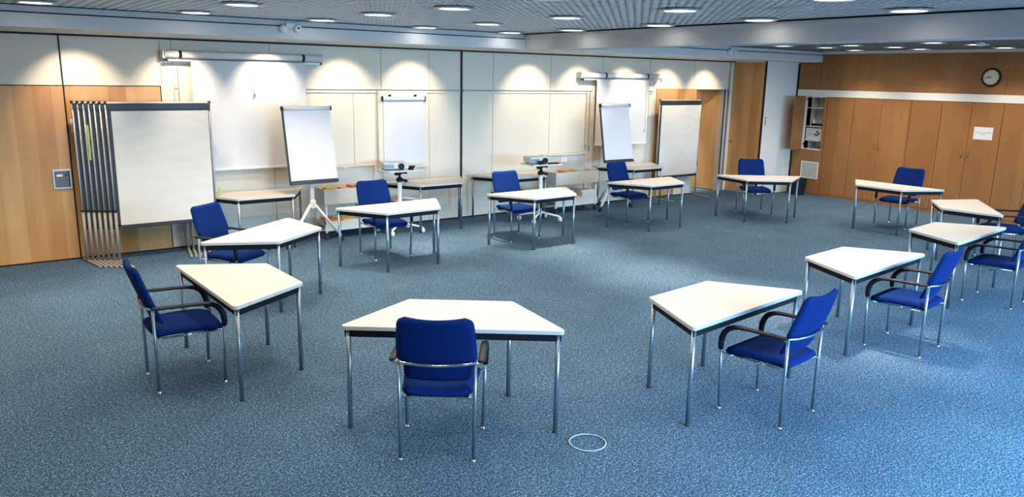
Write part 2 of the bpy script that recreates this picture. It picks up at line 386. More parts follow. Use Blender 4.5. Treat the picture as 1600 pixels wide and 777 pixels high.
def cupboard(y0, y1, ysplit, handles, label):
    o = thing('wall_cupboard', label, 'cupboard', (XC, (y0 + y1) / 2, 0))
    ys = [y1] + ysplit + [y0]
    MB().box(-.004, 0, y0 - o.location.y, y1 - o.location.y, .05, 2.024).build('carcass', M['seam'], o)
    for a, b in zip(ys[:-1], ys[1:]):
        d = MB().box(-.022, -.005, b + .003 - o.location.y, a - .003 - o.location.y, .052, 2.020, bev=.0015).build('cupboard_door', M['wood2'], o)
        for hy in handles:
            if b < hy < a:
                h = MB(); yy = hy - o.location.y
                h.sweep([(-.022, yy, 1.16), (-.045, yy, 1.15), (-.050, yy, 1.11), (-.045, yy, 1.07), (-.022, yy, 1.06)], .006, seg=8); h.build('door_handle', M['brass'], d)
                if hy in (7.955, 6.325):
                    k = MB(); k.box(-.026, -.021, yy - .012, yy + .012, .99, 1.005, bev=.001); k.build('keyhole_plate', M['brass'], d)
    return o
cupboard(8.565, 9.145, [], [], 'closed single beech cupboard door directly beside the open one')
cupboard(7.432, 8.562, [7.998], [8.055, 7.955], 'beech double-door cupboard in the middle, without paper notice')
cupboard(6.879, 7.429, [], [], 'single beech door without handle behind the far armchair')
cupboard(5.849, 6.876, [6.364], [6.430, 6.325], 'beech double-door cupboard with a white paper notice')
cupboard(4.9, 5.846, [5.37], [], 'beech cupboard beyond the notice, cut off by the frame edge')
# niche unit
nc = thing('open_cupboard', 'narrow wall cupboard with its door open, white shelves inside', 'cupboard', (XC, 9.41, 0))
b = MB(); y0, y1 = -.20, .20
b.box(.0, .42, y0 - .012, y0, .94, 2.02); b.box(.0, .42, y1, y1 + .012, .94, 2.02); b.box(.42, .43, y0 - .012, y1 + .012, .94, 2.02); b.box(.0, .42, y0, y1, 2.008, 2.02); b.box(0, .42, y0, y1, .94, .952)
b.box(-.02, 0, y1, y1 + .04, .94, 2.02); b.build('carcass', M['whitemetal'], nc)
for z in (1.13, 1.42, 1.80): MB().box(-.012, .41, y0, y1, z - .012, z).build('shelf', M['whitemetal'], nc)
fr = MB(); fr.box(-.02, .0, y0 - .058, y0, .94, 2.02); fr.box(-.02, .0, y0 - .06, .44, .02, .935, bev=.0015); fr.build('base_panel', M['wood2'], nc)
dd = MB(); a_ = math.atan2(-.085, -.50)
dd.box(0, .50, -.011, .011, .935, 2.022, bev=.0015, mtx=Matrix.Translation((-.022, .25, 0)) @ Matrix.Rotation(a_, 4, 'Z')); dd = dd.build('cupboard_door', M['wood2'], nc)
k = MB(); k.lathe([(.006, 0), (.012, .012), (.012, .024)], seg=10, mtx=Matrix.Translation((-.022, .25, 0)) @ Matrix.Rotation(a_, 4, 'Z') @ Matrix.Translation((.46, .011, .99)) @ Matrix.Rotation(-pi / 2, 4, 'X')); k.build('round_knob', M['brass'], dd)
for z in (1.02, 1.94):
    k = MB(); k.box(-.03, .02, .175, .20, z, z + .05); k.build('hinge', M['blackpl'], nc)
vg = thing('vent_grille', 'white framed ventilation grille low in the beech wall', 'vent', (XC - .02, 9.405, .512))
g = MB(); g.box(-.012, 0, -.20, .20, -.175, -.155); g.box(-.012, 0, -.20, .20, .155, .175); g.box(-.012, 0, -.20, -.18, -.155, .155); g.box(-.012, 0, .18, .20, -.155, .155); g.build('frame', M['whitemetal'], vg)
g = MB(); g.box(-.003, 0, -.18, .18, -.155, .155)
for i in range(16): z = -.147 + i * .0196; g.box(-.009, -.003, -.18, .18, z - .003, z + .003)
g.build('grille', M['grille'], vg)
# things on the niche shelves
am = thing('amplifier', 'beige audio amplifier with black knobs on the cupboard shelf', 'amplifier', (XC + .02, 9.41, 1.13))
g = MB(); g.box(.0, .34, -.19, .19, .006, .25, bev=.004); g.build('housing', M['dev'], am)
g = MB()
for yy, zz in ((-.08, .18), (-.08, .11), (-.12, .145), (-.03, .12)): g.lathe([(.018, 0), (.016, .018)], seg=12, mtx=Matrix.Translation((.0, yy, zz)) @ Matrix.Rotation(-pi / 2, 4, 'Y'))
g.build('knobs', M['blackpl'], am)
g = MB()
for i in range(6): g.box(-.003, .0, .02 + i * .024, .032 + i * .024, .09, .16)
g.build('slider_strip', M['grille'], am)
g = MB()
for sx in (.03, .30):
    for sy in (-.15, .15): g.cyl((sx, sy, 0), (sx, sy, .007), .012, seg=8)
g.build('feet', M['blackrub'], am)
g = MB(); g.sweep([(XC + .08 + .05 * cos(t), 9.39 + .13 * sin(t * 1.0), 1.436 + .012 * (t / 6.3)) for t in [i * .35 for i in range(48)]], .012, seg=6); tag(g.build('cable_coil', M['blackpl']), 'coiled black cable lying above the beige amplifier', 'cable')
g = MB(); g.box(XC + .10, XC + .30, 9.23, 9.30, 1.42, 1.47, bev=.006); tag(g.build('storage_case', M['devdark']), 'small grey case beside the cable in the open cupboard', 'case')
g = MB(); g.lathe([(.028, 0), (.03, .01), (.03, .10), (.012, .125), (.012, .15)], c=(XC + .16, 9.53, 1.42), seg=14); tag(g.build('small_bottle', M['whitemetal']), 'small white bottle on the middle shelf of open cupboard', 'bottle')
# clock
ck = thing('wall_clock', 'round wall clock with dark rim and cream face', 'clock', (XC - .02, 6.12, 2.452), 0)
rx = Matrix.Rotation(-pi / 2, 4, 'Y')
g = MB(); g.lathe([(.150, 0), (.158, .012), (.155, .03), (.140, .038), (.128, .034), (.125, .02)], seg=48, mtx=rx); g.build('clock_rim', M['blackpl'], ck)
g = MB(); g.lathe([(.126, .018), (.126, .022)], seg=48, mtx=rx); fc = g.build('clock_face', M['face'], ck)
g = MB()
for i in range(12):
    a = i * pi / 6; g.box(-.0245, -.0222, -.003, .003, .100, .116, mtx=Matrix.Rotation(a, 4, 'X'))
g.build('hour_marks', M['ink'], fc)
def hand(nm, ln, w, a, x):
    # a clockwise from twelve as seen in the room (viewer looks along +x: +y is to the left)
    g = MB(); g.box(x - .002, x, -w, w, -.015, ln, mtx=Matrix.Rotation(radians(a) , 4, 'X')); return g.build(nm, M['blackpl'], ck)
hand('minute_hand', .095, .003, -97, -.028)
hand('hour_hand', .060, .004, -80, -.025)
# notice
nt_ = thing('paper_notice', 'white paper notice taped to a beech cupboard door', 'notice', (XC - .0225, 6.122, 1.497))
g = MB(); g.box(-.0012, 0, -.155, .155, -.108, .108); g.build('sheet', M['flip'], nt_)
g = MB(); rnd = random.Random(3)
y = .115
while y > -.12:
    w = rnd.uniform(.008, .026); g.box(-.0018, -.0012, y - w, y, .008, .016 if y > -.07 else .020); y -= w + .006
y = .055
while y > -.05:
    w = rnd.uniform(.008, .022); g.box(-.0018, -.0012, y - w, y, -.020, -.012); y -= w + .006
g.build('printed_text', M['ink'], nt_)
# bin
bn = thing('waste_bin', 'dark round waste bin on carpet in the corner by the column', 'bin', (14.43, 9.49, 0))
g = MB(); g.lathe([(.135, 0), (.138, .006), (.165, .33), (.170, .34), (.160, .34), (.132, .012)], seg=28); g.build('bucket', M['bin'], bn)
g = MB(); pts = [(.169 * cos(t), .169 * sin(t), .338) for t in [i * 2 * pi / 28 for i in range(29)]]; g.sweep(pts, .005, seg=6); g.build('rim', M['blackpl'], bn)

# ------------------------------------------------------------------ ceiling lamps
def ceiling_lamp(u, v, z, r, label, power=P_LAMP, group=None, col=WARM):
    o = thing('ceiling_light', label, 'ceiling light', (u, v, z), 0, group)
    g = MB(); g.lathe([(r + .035, .004), (r + .035, -.004), (r + .01, -.012), (r, -.012), (r - .004, .03)], seg=32); g.build('trim_ring', M['alu'], o)
    g = MB(); g.lathe([(r - .004, -.004), (r - .004, 0)], seg=32); g.build('diffuser', M['lamp'], o)
    l = light('lamp_light', 'AREA', (0, 0, -.02), (0, 0, 0), power, col, shape='DISK', size=2 * r - .02); l.parent = o
    l.data.spread = radians(44 if (v > 9.05 or 6.3 < u < 7.06) else (100 if v > 8.6 or u > 13.8 else 160))
    if l.data.spread < 1.2: l.data.energy = power * .6; l.data.size = .14
    return o
rows = [('row nearest the panelled wall', [(.86, 8.85), (2.33, 8.92), (3.75, 8.92), (5.25, 9.12), (6.62, 9.12)]),
        ('second row from the panelled wall', [(2.38, 7.50), (3.80, 7.58), (5.38, 7.88), (6.76, 7.95)]),
        ('third row from the panelled wall', [(3.94, 6.32), (5.34, 6.38), (6.76, 6.43)]),
        ('fourth row from the panelled wall', [(5.43, 4.92), (6.78, 5.08)]),
        ('lamp closest to the viewer beside the beam', [(6.66, 3.50)])]
ordn = ['first', 'second', 'third', 'fourth', 'fifth']
for rn, ps in rows:
    for i, (u, v) in enumerate(ps):
        lb = 'round ceiling light, ' + (ordn[i] + ' from the left in the ' + rn if len(ps) > 1 else rn)
        ceiling_lamp(u, v, ZC - .012, .15, lb)
far = [(11.9, 8.38), (12.75, 8.10), (14.0, 8.30), (12.2, 7.30), (13.1, 7.05), (14.0, 7.08), (11.95, 5.86), (12.75, 5.60), (14.0, 5.72)]
flab = ['nearest the corner soffit', 'close to the corner, just behind the first one', 'against the beech wall near the corner', 'in the middle row nearest the beam', 'in the centre of the far ceiling',
        'against the beech wall in the middle', 'nearest the beam at the right', 'beside the white smoke detector', 'against the beech wall above the clock']
for (u, v), l in zip(far, flab): ceiling_lamp(u, v, ZC - .012, .15, 'round light in far ceiling, ' + l, P_LAMP * .55)
# unseen lamps added to brighten the room, carrying on the rows
hid = [(8.6, 8.5), (10.2, 8.5), (8.6, 7.2), (8.6, 5.8), (10.2, 4.4), (11.6, 4.2), (.9, 7.4), (-.8, 7.4), (-.8, 8.9), (2.4, 6.2), (.9, 5.9), (-.8, 5.6), (3.9, 4.9), (2.4, 4.6), (.9, 4.2), (5.4, 3.4), (3.9, 3.2), (2.4, 2.9), (.9, 2.4), (10.2, 7.3), (10.2, 5.8), (8.6, 4.4)]
for u, v in hid: ceiling_lamp(u, v, ZC - .012, .15, 'added round ceiling light out of sight, brightening the room', P_LAMP * (.72 if u > 7 else .62), 'added ceiling lights out of sight')
ceiling_lamp(12.95, 11.45, 2.125, .15, 'added round light brightening the doorway recess behind the right pinboard', 14)  # added lamp, unseen, so the recess does not render dark
# spots washing the panelled wall
for k_ in range(11):
    if k_ == 5: continue
    u = 1.37 + 1.13 * k_
    o = thing('wall_washer_spot', 'small recessed spot in the soffit, ' + ['first from the left', 'second, above the left end of the screen case', 'third, above the wide projection screen', 'fourth, right of the wide screen',
        'fifth, left of the black wall joint', '', 'sixth, right of the black wall joint', 'seventh, left of the narrow screen', 'eighth, above the narrow projection screen', 'ninth, right of the narrow screen', 'tenth, above the corner doorway'][k_],
        'spotlight', (u, 10.0, ZW))
    g = MB(); g.lathe([(.050, .004), (.050, -.003), (.036, -.006), (.034, .004)], seg=24); g.build('trim_ring', M['alu'], o)
    g = MB(); g.lathe([(.033, -.001), (.033, .002)], seg=24); g.build('diffuser', M['lamp'], o)
    l = light('spot_light', 'SPOT', (0, 0, -.012), (radians(40), 0, 0), P_WASH, WASH, spot_size=radians(79), spot_blend=.7, shadow_soft_size=.03); l.parent = o
# sensors on the soffit face and detectors on the ceiling
def sensor(u, label):
    o = thing('motion_sensor', label, 'sensor', (u, 9.36, 2.852))
    g = MB(); g.lathe([(.05, 0), (.05, .03), (.042, .06), (.02, .07)], seg=20, mtx=Matrix.Translation((-.07, 0, -.03)) @ Matrix.Rotation(pi / 2, 4, 'X')); g.build('sensor_head', M['whitemetal'], o)
    g = MB(); g.box(-.03, .12, -.018, 0, -.01, .04, bev=.004); g.build('bracket', M['whitemetal'], o)
    g = MB(); g.lathe([(.05, 0), (.05, .03), (.03, .05)], seg=20, mtx=Matrix.Translation((.11, 0, -.02)) @ Matrix.Rotation(pi / 2, 4, 'X')); h = g.build('sensor_head', M['whitemetal'], o)
    g = MB(); g.lathe([(.014, .05), (.010, .055)], seg=12, mtx=Matrix.Translation((.11, 0, -.02)) @ Matrix.Rotation(pi / 2, 4, 'X')); g.build('lens', M['blackpl'], h)
sensor(3.50, 'twin white sensor on the soffit edge above the projection screen')
sensor(11.75, 'twin white sensor on the soffit edge near the far corner')
o = thing('smoke_detector', 'round white smoke detector on the far ceiling above the clock', 'smoke detector', (12.45, 5.42, ZC))
g = MB(); g.lathe([(.06, 0), (.06, -.02), (.045, -.05), (.02, -.055)], seg=24); g.build('housing', M['whitemetal'], o)
g = MB(); g.lathe([(.050, -.034), (.050, -.040)], seg=24); g.build('sensor_slot', M['devdark'], o)
o = thing('ceiling_speaker', 'flat round grey-blue speaker disc in the louvre ceiling near the beam', 'speaker', (6.02, 4.17, ZC))
g = MB(); g.lathe([(.16, .01), (.165, -.008), (.15, -.012)], seg=32); g.build('frame', M['soffit'], o)
g = MB(); g.lathe([(.148, -.013), (.148, -.015)], seg=32); g.build('speaker_grille', M['beam'], o)

# ------------------------------------------------------------------ trapezoid tables
LL, SS, DD = 1.484, .755, .655
def round_poly(pts, r, n=5):
    out = []; N_ = len(pts)
    for i in range(N_):
        p = Vector(pts[i]); a = (Vector(pts[i - 1]) - p).normalized(); b = (Vector(pts[(i + 1) % N_]) - p).normalized()
        h = math.acos(max(-1, min(1, a.dot(b)))) / 2; d = r / math.tan(h); c = p + (a + b).normalized() * (r / sin(h))
        s0 = p + a * d - c; s1 = p + b * d - c; a0 = math.atan2(s0.y, s0.x); a1 = math.atan2(s1.y, s1.x); da = (a1 - a0 + pi) % (2 * pi) - pi
        for k in range(n + 1): t = a0 + da * k / n; out.append((c.x + r * cos(t), c.y + r * sin(t)))
    return out
def inset(pts, d):
    out = []; N_ = len(pts)
    for i in range(N_):
        p = Vector(pts[i]); a = (Vector(pts[i - 1]) - p).normalized(); b = (Vector(pts[(i + 1) % N_]) - p).normalized()
        h = math.acos(a.dot(b)) / 2; q = p + (a + b).normalized() * (d / sin(h)); out.append((q.x, q.y))
    return out
def make_table():
    root = thing('trapezoid_table', '', 'table')
    P4 = [(-LL / 2, 0), (LL / 2, 0), (SS / 2, DD), (-SS / 2, DD)]
    g = MB(); op = round_poly(P4, .028); g.prism(op, .694, .7175, M['tabletop'], sidemat=M['edge']); g.prism(round_poly(inset(P4, .0015), .027), .7175, .72, M['tabletop']); g.build('tabletop', None, root)
    I = inset(P4, .022); J = inset(P4, .040); g = MB(); N_ = 4
    for i in range(4):
        g.prism([I[i], I[(i + 1) % 4], J[(i + 1) % 4], J[i]], .642, .694)
    g.build('apron', M['apron'], root)
    K = inset(P4, .034)
    for (x, y) in K:
        l = MB().cyl((x, y, .008), (x, y, .694), .0165, seg=16).build('leg', M['steel'], root)
        MB().lathe([(.0175, 0), (.0185, .004), (.0175, .016)], c=(x, y, 0), seg=14).build('foot', M['blackrub'], l)
    return root
T = [ # origin u, v, angle, label
 (2.517, 4.047, -37.11, 'white trapezoid table nearest the viewer, chair with back turned'),
 (1.475, 5.998, -88.22, 'white trapezoid table in front of the leftmost side-facing armchair'),
 (2.439, 7.943, -144.29, 'white trapezoid table in front of the wide paper-covered pinboard'),
 (4.459, 8.739, -177.26, 'white trapezoid table in front of the left beige trolley'),
 (6.708, 8.774, -178.79, 'white trapezoid table in the middle, right of the black wall joint'),
 (9.077, 8.882, 179.96, 'white trapezoid table in front of the right flipchart'),
 (11.343, 8.257, 143.2, 'white trapezoid table in front of the white corner column'),
 (12.461, 6.358, 91.21, 'white trapezoid table in front of the beech double doors'),
 (11.274, 4.486, 34.78, 'small-looking white trapezoid table at right, farthest of that row'),
 (9.093, 3.629, 5.1, 'white trapezoid table at right, second from the back of the row'),
 (6.814, 3.432, 5.17, 'white trapezoid table right of centre, behind the brightest blue chair'),
 (4.588, 3.273, 5.97, 'large white trapezoid table in the right foreground'),
 (3.335, 10.60, 180, 'side table at the wall between pinboard and left flipchart'),
 (5.990, 10.58, 180, 'side table at the wall directly left of black wall joint'),
 (7.660, 10.62, 180, 'side table at the wall directly right of black wall joint'),
 (10.44, 10.62, 180, 'side table at the wall behind the right flipchart')]
tproto = make_table()
for i, (u, v, a, l) in enumerate(T):
    o = tproto if i == 0 else copy_tree(tproto)
    o.location = (u, v, 0); o.rotation_euler.z = radians(a); o['label'] = l; o['group'] = 'trapezoid tables in the circle' if i < 12 else 'side tables along the panelled wall'

# ------------------------------------------------------------------ armchairs
def make_chair():
    root = thing('armchair', '', 'chair')
    def seatf(a, b, side):
        y = -.015 + a * .515; t = 2 * b - 1
        hw = .212 + .028 * min(1, a * 1.6)
        r = .09; d = (1 - a) * .515
        if d < r: hw -= r - math.sqrt(max(0, r * r - (r - d) ** 2))
        d2 = a * .515
        if d2 < .05: hw -= .05 - math.sqrt(max(0, .0025 - (.05 - d2) ** 2))
        hw = max(hw, .05)
        rim = min(1, (1 - abs(t)) * 7, a * 9, (1 - a) * 7); th = math.sqrt(max(0, 1 - (1 - max(rim, 0)) ** 2))
        z = .436 + .012 * sin(pi * a) - .018 * max(0, (a - .75) / .25) ** 2 + .010 * t * t * (1 - a)
        return Vector((t * hw, y, z + (.026 if side > 0 else -.030) * th))
    MB().pillow(seatf, 18, 16).build('seat', M['blue'], root)
    def backf(a, b, side):
        z = .505 + a * .445; t = 2 * b - 1
        k = min(1, max(0, (z - .630) / .03)); hw = .205 * (1 - k) + (.243 - .022 * ((z - .66) / .29) ** 2 if z > .66 else .243) * k
        dt = .95 - z
        if dt < .045: hw -= .045 - math.sqrt(max(0, .045 ** 2 - (.045 - dt) ** 2))
        db = z - .505
        if db < .03: hw -= .03 - math.sqrt(max(0, .03 ** 2 - (.03 - db) ** 2))
        y = .042 - .158 * a - .008 * sin(pi * a) + .028 * t * t
        rim = min(1, (1 - abs(t)) * 8, a * 14, (1 - a) * 14); th = math.sqrt(max(0, 1 - (1 - max(rim, 0)) ** 2))
        zt = z - .010 * (1 - t * t) * (a ** 6)
        return Vector((t * hw, y + (.022 if side > 0 else -.020) * th, zt))
    MB().pillow(backf, 30, 18).build('backrest', M['blue'], root)
    for s in (-1, 1):
        l = MB().sweep([(s * .225, 0, .008), (s * .228, 0, .35), (s * .232, -.002, .64)], .0115, seg=12).build('leg', M['steel'], root)
        g = MB().lathe([(.016, 0), (.017, .004), (.011, .014)], c=(s * .225, 0, 0), seg=12).build('foot', M['chrome'], l)
        l = MB().sweep([(s * .255, .462, .008), (s * .262, .472, .30), (s * .266, .478, .475)], .0115, seg=12).build('leg', M['steel'], root)
        g = MB().lathe([(.016, 0), (.017, .004), (.011, .014)], c=(s * .255, .462, 0), seg=12).build('foot', M['chrome'], l)
        x = s * .268
        path = [(x, .478, .455), (x, .479, .500), (x, .474, .540), (x, .458, .580), (x, .430, .612), (x, .392, .632), (x, .340, .643), (x, .26, .648), (x, .15, .650), (x, .06, .652), (x, .0, .654), (x, -.022, .655)]
        MB().sweep(path, [.018, .020, .021, .022, .023, .024, .024, .024, .024, .024, .022, .012], [.018, .022, .023, .022, .020, .017, .015, .013, .013, .013, .012, .006], seg=12, up=(1, 0, 0) if False else (0, 1, 0)).build('armrest', M['blackpl'], root)
    g = MB(); g.sweep([(-.268, .0, .640), (-.236, -.010, .645), (-.18, -.032, .642), (-.09, -.046, .638), (0, -.050, .636), (.09, -.046, .638), (.18, -.032, .642), (.236, -.010, .645), (.268, .0, .640)], .0105, seg=10); g.build('back_rail', M['chrome'], root)
    g = MB()
    g.sweep([(-.227, .0, .412), (-.13, .06, .400), (.13, .06, .400), (.227, .0, .412)], .008, seg=8)
    g.sweep([(-.262, .472, .425), (-.20, .40, .402), (.20, .40, .402), (.262, .472, .425)], .008, seg=8)
    for s in (-1, 1): g.sweep([(s * .19, .05, .402), (s * .19, .42, .402)], .008, seg=8)
    g.build('seat_frame', M['chrome'], root)
    return root
CH = [
 (2.233, 3.767, 52.6, 'blue fabric armchair with its back to the viewer, nearest one'),
 (1.080, 6.000, -1.5, 'blue armchair seen side on at far left, facing right'),
 (2.194, 8.284, -54.3, 'blue armchair in front of the wide pinboard'),
 (4.500, 9.170, -87.5, 'blue armchair in front of the left beige trolley'),
 (6.660, 9.190, -90, 'blue armchair just right of black wall joint, beside the projector stand'),
 (9.045, 9.310, -88, 'blue armchair directly below the right flipchart'),
 (11.675, 8.640, 235, 'blue armchair in front of the white corner column'),
 (12.930, 6.460, 183, 'blue armchair in front of the closed beech double doors'),
 (11.514, 4.141, 124.8, 'blue armchair cut off by the frame edge at the farthest right table'),
 (9.176, 3.240, 97, 'blue armchair at the frame edge, nearer than the other cut-off one'),
 (6.840, 3.037, 96.7, 'blue armchair right of centre, between two right-hand tables'),
 (4.617, 2.866, 95.7, 'brightest blue armchair at the large right foreground table')]
cproto = make_chair()
for i, (u, v, a, l) in enumerate(CH):
    o = cproto if i == 0 else copy_tree(cproto)
    o.location = (u, v, 0); o.rotation_euler.z = radians(a - 90); o['label'] = l; o['group'] = 'blue armchairs around the circle'

# ------------------------------------------------------------------ pinboards
def make_pinboard(name='pinboard', w=1.18, paper=True, splay=1.0):
    """origin: left post on the floor; board runs along +x, front towards -y"""
    root = thing(name, '', 'pinboard')
    z0, z1 = .425, 1.925
    g = MB(); g.box(.012, w - .012, -.012, .010, z0, z1 - .02); g.build('panel', M['darkbar'], root)
    if paper:
        g = MB(); g.box(.05 if True else 0, w - .02, -.0155, -.0125, z0 + .03, z1 - .10); g.build('paper_cover', M['paper'], root)
    g = MB(); g.box(.0, w, -.020, .018, z1 - .085, z1 - .008, bev=.004); tr = g.build('top_profile', M['darkbar'], root)
    g = MB(); g.box(.0, w, -.018, .016, z1 - .008, z1); g.build('top_strip', M['ivory'], tr)
    g = MB(); g.box(.0, w, -.018, .016, z0 - .018, z0 + .010, bev=.003); g.build('bottom_profile', M['darkbar'], root)
    for x, s in ((0, .17), (w, -.17)):
        p = MB().cyl((x, 0, .02), (x, 0, z1 - .004), .0125, seg=12).build('post', M['greytube'], root)
        MB().cyl((x, -.004, .02), (x, -.004, .63), .0185, seg=12).build('sleeve', M['taupe'], p)
        MB().lathe([(.020, 0), (.021, .01), (.012, .026)], c=(x, 0, z1 - .01), seg=12).build('end_cap', M['blackpl'], p)
        k = MB(); k.lathe([(.024, 0), (.024, .018)], c=(x, -.004, .62), seg=14); k.build('clamp', M['blackpl'], p); k = MB(); k.cyl((x + (.02 if x == 0 else -.02), -.01, .46), (x + (.05 if x == 0 else -.05), -.01, .46), .012, seg=10); k.build('clamp_knob', M['blackpl'], p)
        f = MB(); mt = Matrix.Translation((x, 0, 0)) @ Matrix.Rotation(math.atan2(s * splay, 1), 4, 'Z') if False else Matrix.Translation((x, 0, 0)) @ Matrix.Rotation(s * splay, 4, 'Z')
        f.box(-.015, .015, -.44, .14, .004, .026, bev=.005, mtx=mt); f.build('foot', M['taupe'], root)
    return root
pp = make_pinboard()
pl = ['rearmost in the stacked row, at its left end', 'second from the rear in the stacked row', 'third from the rear in the stacked row, with green notes', 'fourth of seven in the stacked row', 'fifth from the rear in the stacked row',
      'second from the front in the stacked row', 'foremost of the stacked row, covered in cream paper']
for k in range(7):
    o = pp if k == 6 else copy_tree(pp)
    if k != 6:
        for c in list(o.children):
            if c.name.startswith('post') and c.data.vertices[0].co.x > .6:
                for d in list(c.children):
                    if d.name.startswith('end_cap'): bpy.data.objects.remove(d)
    o.location = (1.275 + .053 * k, 10.50 - .036 * k, 0)
    o['label'] = 'pinboard on grey posts, ' + pl[k]; o['group'] = 'pinboards stacked in front of the left door'
g = MB(); zz = 1.66
for i in range(5): g.box(1.385, 1.412, 10.405, 10.410, zz - .085, zz, mtx=Matrix.Translation((.004 * (i % 2), 0, 0))); zz -= .082
tag(g.build('sticky_note_strip', M['green']), 'strip of green sticky notes hanging between the stacked pinboards', 'sticky notes')
g = MB(); g.box(2.812, 2.838, 10.262, 10.266, .72, .84); tag(g.build('sticky_note', M['green']), 'single green note at the edge of the foremost pinboard', 'sticky note')
p2 = make_pinboard(splay=1.0); p2.location = (11.19, 10.50, 0); p2.rotation_euler.z = radians(0)
p2['label'] = 'freestanding pinboard covered in cream paper before the right doorway'
o = MB().box(11.90, 12.42, VB - .055, VB - .03, .02, .50, bev=.003).build('spare_board', M['screen']); tag(o, 'white board leaning at the wall beneath the right pinboard', 'board')

# ------------------------------------------------------------------ flipcharts on tripods
def make_flipchart():
    root = thing('flipchart', '', 'flipchart')
    lean = Matrix.Translation((0, -.09, .86)) @ Matrix.Rotation(radians(-10.5), 4, 'X')
    g = MB(); g.box(-.345, .345, .0, .020, .0, 1.02, bev=.004, mtx=lean); bd = g.build('board', M['darkbar'], root)
    g = MB(); g.box(-.325, .338, -.014, -.001, .045, .985, mtx=lean); g.build('paper_pad', M['flip'], root)
    g = MB(); g.cyl(lean @ Vector((-.33, -.018, 1.0)), lean @ Vector((.335, -.018, 1.0)), .026, seg=14); g.build('clamp_bar', M['whitemetal'], root)
    for x in (-.345, .345): MB().cyl(lean @ Vector((x - .008, -.016, 1.0)), lean @ Vector((x + .008, -.016, 1.0)), .032, seg=14).build('end_cap', M['blackpl'], root)
    g = MB(); g.box(-.345, .345, -.035, .010, -.01, .035, bev=.004, mtx=lean); g.build('pen_tray', M['darkbar'], root)
    MB().box(-.028, .028, -.015, .03, .50, 1.05, bev=.006).build('column', M['whitemetal'], root)
    MB().box(-.04, .04, -.035, .04, .50, .62, bev=.01).build('hub', M['whitemetal'], root)
    for tx, ty in ((-.41, -.12), (.41, -.02), (0.02, .42)):
        d = Vector((tx, ty, 0)).normalized(); g = MB()
        g.sweep([Vector((0, 0, .57)) + d * .02, Vector((tx, ty, .085)) - d * .01], .027, .018, seg=10)
        l = g.build('leg', M['whitemetal'], root)
        cs = MB(); mt = Matrix.Translation((tx, ty, .035)) @ Matrix.Rotation(math.atan2(ty, tx), 4, 'Z') @ Matrix.Rotation(pi / 2, 4, 'X')
        for zz in (-.022, .006): cs.lathe([(.034, zz), (.035, zz + .004), (.035, zz + .012), (.034, zz + .016)], mtx=mt, seg=18)
        cs.cyl((tx, ty, .035), (tx, ty, .085), .010, seg=8); cs.build('caster', M['blackrub'], l)
    return root
f1 = make_flipchart(); f1.location = (3.985, 10.03, 0); f1.rotation_euler.z = radians(3)
f1['label'] = 'white flipchart on tripod with casters, left of the two'; f1['group'] = 'flipcharts on tripods'
f2 = copy_tree(f1); f2.location = (9.70, 10.10, 0); f2.rotation_euler.z = radians(-1)
f2['label'] = 'white flipchart on tripod in front of the narrow hanging screen'

# ------------------------------------------------------------------ beige material trolleys
def make_trolley(w):
    root = thing('material_trolley', '', 'trolley'); D0, D1 = 0, .38
    g = MB(); t = .012
    g.box(0, w, D0, D0 + t, .50, .715); g.box(0, w, D1 - t, D1, .50, .715); g.box(0, t, D0 + t, D1 - t, .50, .715); g.box(w - t, w, D0 + t, D1 - t, .50, .715); g.box(t, w - t, D0 + t, D1 - t, .50, .512)
    g.box(w * .5 - .004, w * .5 + .004, D0 + t, D1 - t, .512, .68); g.box(w * .25 - .004, w * .25 + .004, D0 + t, D1 - t, .512, .66); g.box(w * .75 - .004, w * .75 + .004, D0 + t, D1 - t, .512, .66)
    g.build('tray_box', M['cart'], root)
    g = MB(); g.box(0, w, D1, D1 + .014, .72, .975); g.build('lid', M['grille'], root)
    g = MB(); g.box(0, w, D1 - .012, D1 + .016, .975, .992); g.box(0, .016, D1 - .012, D1 + .016, .72, .975); g.box(w - .016, w, D1 - .012, D1 + .016, .72, .975); g.box(w * .5 - .04, w * .5 + .04, D1 - .016, D1 - .008, .955, .97)
    g.build('lid_frame', M['cream'], root)
    g = MB(); g.box(0, w, D0, D1, .20, .212); g.box(0, w, D0, D0 + t, .212, .26); g.box(0, w, D1 - t, D1, .212, .26); g.box(0, t, D0, D1, .212, .26); g.box(w - t, w, D0, D1, .212, .26)
    g.box(0, w, D0, D0 + t, .12, .20); g.build('lower_shelf', M['cart'], root)
    for x in (.02, w - .05):
        for y in (D0 + .02, D1 - .05):
            l = MB().box(x, x + .03, y, y + .03, .09, .50).build('post', M['whitemetal'], root)
            c = MB(); mt = Matrix.Translation((x + .015, y + .015, .035)) @ Matrix.Rotation(pi / 2, 4, 'X')
            for zz in (-.020, .006): c.lathe([(.033, zz), (.035, zz + .004), (.035, zz + .010), (.033, zz + .014)], mtx=mt, seg=16)
            c.box(x + .005, x + .025, y - .008, y + .038, .05, .092); c.build('caster', M['blackrub'], l)
    return root
c1 = make_trolley(.98); c1.location = (4.23, 10.20, 0); c1['label'] = 'beige metal trolley with open lid, left, beside the left flipchart'; c1['group'] = 'beige material trolleys'
c2 = make_trolley(.98); c2.location = (8.40, 10.17, 0); c2['label'] = 'beige metal trolley with open lid beside the right flipchart'; c2['group'] = 'beige material trolleys'
def cards(nm, mat, x0, x1, y0, y1, z0, z1, label, cat, n=5):
    g = MB(); r = random.Random(hash(label) % 999 if False else len(label))
    h = (z1 - z0) / n
    for i in range(n):
        dx, dy = r.uniform(-.006, .006), r.uniform(-.006, .006); g.box(x0 + dx, x1 + dx, y0 + dy, y1 + dy, z0 + i * h, z0 + (i + .92) * h)
    tag(g.build(nm, mat), label, cat)
cards('card_stack', M['yellow'], 4.27, 4.40, 10.23, 10.34, .514, .74, 'pale yellow cards standing in the left trolley', 'cards')
